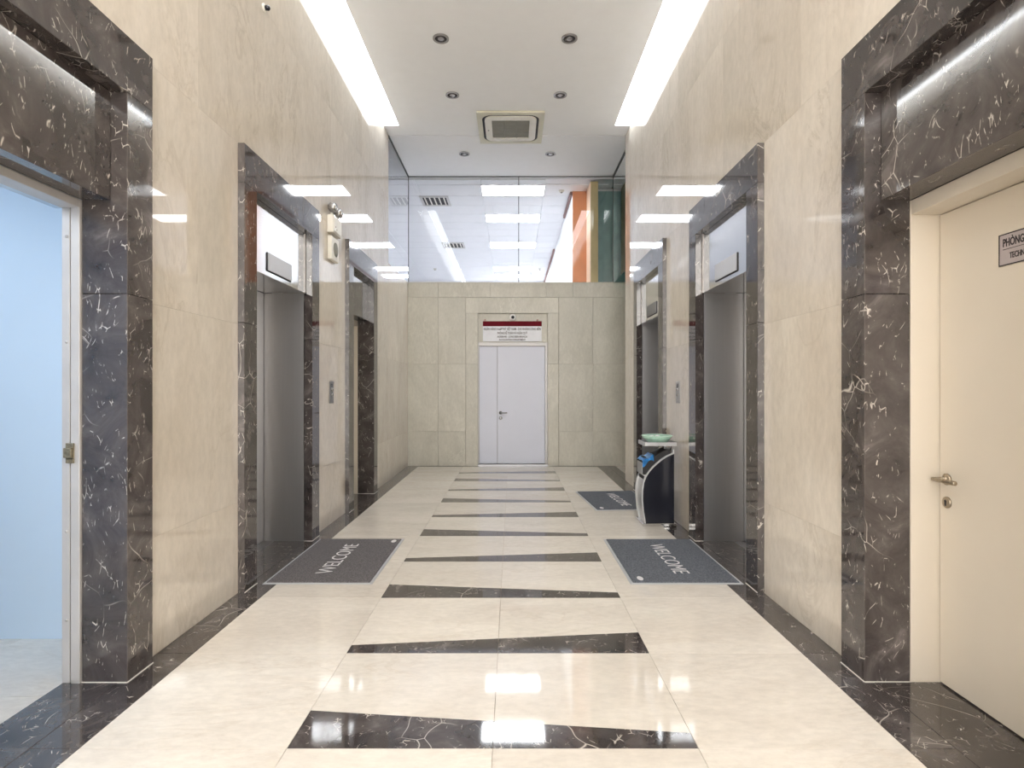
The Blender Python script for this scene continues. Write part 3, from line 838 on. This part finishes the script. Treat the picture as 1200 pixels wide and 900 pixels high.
# ------------------------------------------------------------------ waste bin
bx0, bx1, by0, by1 = 1.335, 1.645, 5.80, 6.09
bn = thing('waste_bin', (1.49, 5.95, 0), 'black and steel pedestal waste bin against the right wall', 'bin')
box('base_plate', 1.325, 1.665, 5.785, 6.105, 0.001, 0.032, M['steel_light'], bn, 0.004)
curve = [(1.352, 0.033), (1.332, 0.15), (1.322, 0.26), (1.322, 0.36), (1.334, 0.44), (1.357, 0.505), (1.392, 0.558), (1.432, 0.602), (1.475, 0.642), (1.523, 0.680), (1.575, 0.712), (1.642, 0.742)]
prof = curve + [(1.642, 0.033)]
for ya, yb in ((5.80, 5.814), (6.076, 6.09)):
    prism_axis('side_panel', prof, ya, yb, 'y', M['black'], bn)
    # steel rim along the curved edge
    vv, ff = [], []
    yo0, yo1 = ya - 0.004, yb + 0.004
    for i, (x, z) in enumerate(curve):
        a = curve[max(0, i - 1)]; c = curve[min(len(curve) - 1, i + 1)]
        t = Vector((c[0] - a[0], c[1] - a[1])).normalized(); nrm = Vector((-t.y, t.x))
        for off, yy in ((-0.004, yo0), (0.010, yo0), (0.010, yo1), (-0.004, yo1)):
            vv.append((x + nrm.x * off, yy, z + nrm.y * off))
    for i in range(len(curve) - 1):
        for q in range(4):
            ff.append([i * 4 + q, i * 4 + (q + 1) % 4, (i + 1) * 4 + (q + 1) % 4, (i + 1) * 4 + q])
    ff.append([0, 1, 2, 3]); n = len(vv); ff.append([n - 1, n - 2, n - 3, n - 4])
    mesh('steel_rim', vv, ff, M['satin'], bn)
fr_pts = curve[:6]
shell = [(x + 0.004, z) for x, z in fr_pts] + [(x + 0.014, z) for x, z in reversed(fr_pts)]
prism_axis('front_shell', shell, 5.8185, 6.0715, 'y', M['satin'], bn)
box('front_ledge', 1.342, 1.372, 5.8185, 6.0715, 0.506, 0.522, M['satin'], bn, 0.002)
box('back_panel', 1.630, 1.642, 5.815, 6.075, 0.033, 0.78, M['steel'], bn)
ln = prism_axis('inner_bucket', [(1.375, 0.06), (1.345, 0.50), (1.330, 0.642), (1.350, 0.655), (1.575, 0.775), (1.620, 0.745), (1.620, 0.06)], 5.825, 6.06, 'y', M['black_matt'], bn)
box('bucket_front', 1.322, 1.331, 5.83, 6.055, 0.523, 0.640, M['steel'], bn, 0.002)
# rumpled blue bag folded over the bucket lip
bv, bf = [], []
nu, nv = 12, 9
for i in range(nu + 1):
    for j in range(nv + 1):
        u = i / nu; t = j / nv
        x = 1.326 + 0.115 * u
        y = 5.818 + 0.25 * t
        z = 0.648 + 0.52 * (x - 1.326) + 0.012 + 0.010 * math.sin(9 * u + 5 * t) * math.sin(7 * t + 2 * u) + 0.004 * random.random()
        bv.append((x, y, z))
for i in range(nu):
    for j in range(nv):
        bf.append([i * (nv + 1) + j, (i + 1) * (nv + 1) + j, (i + 1) * (nv + 1) + j + 1, i * (nv + 1) + j + 1])
n0 = len(bv)      # near flap hanging over the side
for i in range(nu + 1):
    u = i / nu; x = 1.326 + 0.115 * u
    bv.append((x, 5.812 - 0.004 * math.sin(11 * u), 0.648 + 0.52 * (x - 1.326) - 0.035 - 0.018 * math.sin(6 * u + 1)))
for i in range(nu):
    bf.append([i * (nv + 1), (i + 1) * (nv + 1), n0 + i + 1, n0 + i])
bag = mesh('bin_bag', bv, bf, M['bag'], bn, True, False)
sm = bag.modifiers.new('thickness', 'SOLIDIFY'); sm.thickness = 0.003
box('bag_opening', 1.345, 1.372, 5.86, 5.99, 0.690, 0.698, M['black_matt'], bn)
for yy in (5.825, 6.045):
    box('tray_post', 1.612, 1.628, yy, yy + 0.016, 0.742, 0.815, M['steel_light'], bn, 0.002)
ring_prism('tray_rim', rrect(1.507, 5.945, 0.165, 0.150, 0.012), rrect(1.507, 5.945, 0.157, 0.142, 0.010), 0.816, 0.852, M['satin'], bn)
prism('tray_plate', rrect(1.507, 5.945, 0.1565, 0.1415, 0.010), 0.818, 0.824, M['steel'], bn)
ds = thing('glass_dish', (1.505, 5.945, 0.825), 'green tinted round glass dish on top of the waste bin', 'dish')
lathe('bowl', [(0.075, 0.0), (0.10, 0.012), (0.136, 0.055), (0.155, 0.082), (0.150, 0.082), (0.130, 0.055), (0.095, 0.018), (0.01, 0.014)], (1.505, 5.945, 0.825), (0, 0, 1), M['dish'], ds, 28)
rv = [(0.152, 0.076), (0.160, 0.084), (0.154, 0.090), (0.146, 0.084)]
lathe('rim', rv + [rv[0]], (1.505, 5.945, 0.825), (0, 0, 1), plain('pale_green_rim', (0.50, 0.72, 0.60), 0.2), ds, 28)
pm = plain('crumpled_paper', (0.75, 0.76, 0.78), 0.8)
for q, (dx, dy, rr) in enumerate(((0.0, -0.03, 0.040), (0.055, -0.05, 0.028), (-0.05, 0.02, 0.032))):
    bm = bmesh.new(); bmesh.ops.create_icosphere(bm, subdivisions=2, radius=rr)
    for v in bm.verts: v.co *= random.uniform(0.78, 1.12); v.co.z *= 0.7
    me = bpy.data.meshes.new('crumpled_scrap'); bm.to_mesh(me); bm.free(); me.materials.append(pm)
    link('crumpled_scrap', me, (1.505 + dx, 5.945 + dy, 0.825 + 0.065), ds)

# ------------------------------------------------------------------ call panels
for s, lb in ((-1, 'slim steel elevator call panel on the left wall'), (1, 'slim steel elevator call panel on the right wall above the waste bin')):
    y0 = 5.87; c = thing('call_panel', (X(s, 0), y0 + 0.06, 1.25), lb, 'call panel', 'elevator call panels')
    box('face_plate', X(s, -0.010), X(s, 0), y0, y0 + 0.125, 1.245, 1.470, M['steel_dark'] if s < 0 else M['steel'], c, 0.003)
    for z in (1.33, 1.385):
        lathe('call_button', [(0.017, 0), (0.017, 0.004), (0.013, 0.007)], (X(s, -0.0105), y0 + 0.0625, z), (-s, 0, 0), M['steel_light'], c, 16)
    box('call_display', X(s, -0.0125), X(s, -0.0105), y0 + 0.035, y0 + 0.09, 1.41, 1.445, M['black'], c)

# ------------------------------------------------------------------ emergency lamp and loudspeaker
em = thing('emergency_light', (XL + 0.03, 5.94, 2.98), 'twin-spot emergency light box high on the left wall', 'emergency light')
box('lamp_body', XL + 0.001, XL + 0.065, 5.80, 6.08, 2.985, 3.165, M['plastic'], em, 0.006)
box('front_cover', XL + 0.0655, XL + 0.070, 5.815, 6.065, 3.0, 3.15, M['plastic'], em, 0.002)
for yy in (5.845, 6.045):
    cyl('lamp_neck', (XL + 0.035, yy, 3.166), (XL + 0.035, yy, 3.195), 0.012, M['plastic'], em)
    hd = lathe('lamp_head', [(0.025, -0.045), (0.045, -0.025), (0.052, 0.012), (0.048, 0.018)], (XL + 0.05, yy, 3.245), (1.0, -0.35, -0.1), M['dl_ring'], em, 18)
    lathe('lamp_glass', [(0.044, 0.0), (0.030, 0.008)], Vector((XL + 0.05, yy, 3.245)) + Vector((1.0, -0.35, -0.1)).normalized() * 0.0185, (1.0, -0.35, -0.1), M['steel_light'], em, 18)
for yy, zz in ((5.86, 3.05), (5.9, 3.03)):
    lathe('indicator_lamp', [(0.006, 0), (0.005, 0.003)], (XL + 0.0705, yy, zz), (1, 0, 0), M['red'], em, 10)
sp = thing('loudspeaker', (XL + 0.02, 5.93, 2.71), 'white wall loudspeaker with round grille below the emergency light', 'loudspeaker')
box('speaker_box', XL + 0.001, XL + 0.045, 5.815, 6.055, 2.715, 2.955, M['plastic'], sp, 0.005)
lathe('speaker_grille', [(0.075, 0), (0.072, 0.004), (0.045, 0.006)], (XL + 0.0455, 5.945, 2.835), (1, 0, 0), M['grille'], sp, 24)
ws = thing('wall_sensor', (XL, 4.32, 4.25), 'tiny dark round sensor high on the left wall', 'sensor')
lathe('sensor_base', [(0.030, 0), (0.030, 0.008), (0.018, 0.014)], (XL + 0.0005, 4.32, 4.27), (1, 0, 0), M['plastic'], ws, 16)
lathe('sensor_eye', [(0.018, 0), (0.020, 0.02), (0.014, 0.032), (0.005, 0.036)], (XL + 0.015, 4.32, 4.27), (1, 0, 0), M['black'], ws, 16)

# ------------------------------------------------------------------ sign on the right-hand door
yA, yB = 2.385, 2.10
s2 = thing('room_sign', (xd, (yA + yB) / 2, 1.905), 'grey name plate with black lettering on the cream door', 'sign')
box('plate', xd - 0.004, xd - 0.0005, yB, yA, 1.905, 2.035, M['sign_grey'], s2, 0.001)
ymid, zmid = (yA + yB) / 2, 1.97
for nm, y0_, y1_, z0_, z1_ in (('border_line', yB, yA, 2.031, 2.035), ('border_line', yB, yA, 1.905, 1.909), ('border_line', yA - 0.004, yA, 1.909, 2.031), ('border_line', yB, yB + 0.004, 1.909, 2.031), ('divider_line', yB + 0.02, yA - 0.02, 1.9695, 1.9715)):
    box(nm, xd - 0.0055, xd - 0.0041, y0_, y1_, z0_, z1_, M['ink'], s2)
text('lettering', 'PHÒNG KỸ THUẬT', 0.046, (xd - 0.0045, ymid, 1.996), (0, -1, 0), (0, 0, 1), M['ink'], s2, 0.245, bold=0.0009)
text('lettering', 'TECHNICAL ROOM', 0.034, (xd - 0.0045, ymid, 1.940), (0, -1, 0), (0, 0, 1), M['ink'], s2, 0.180, bold=0.0004)
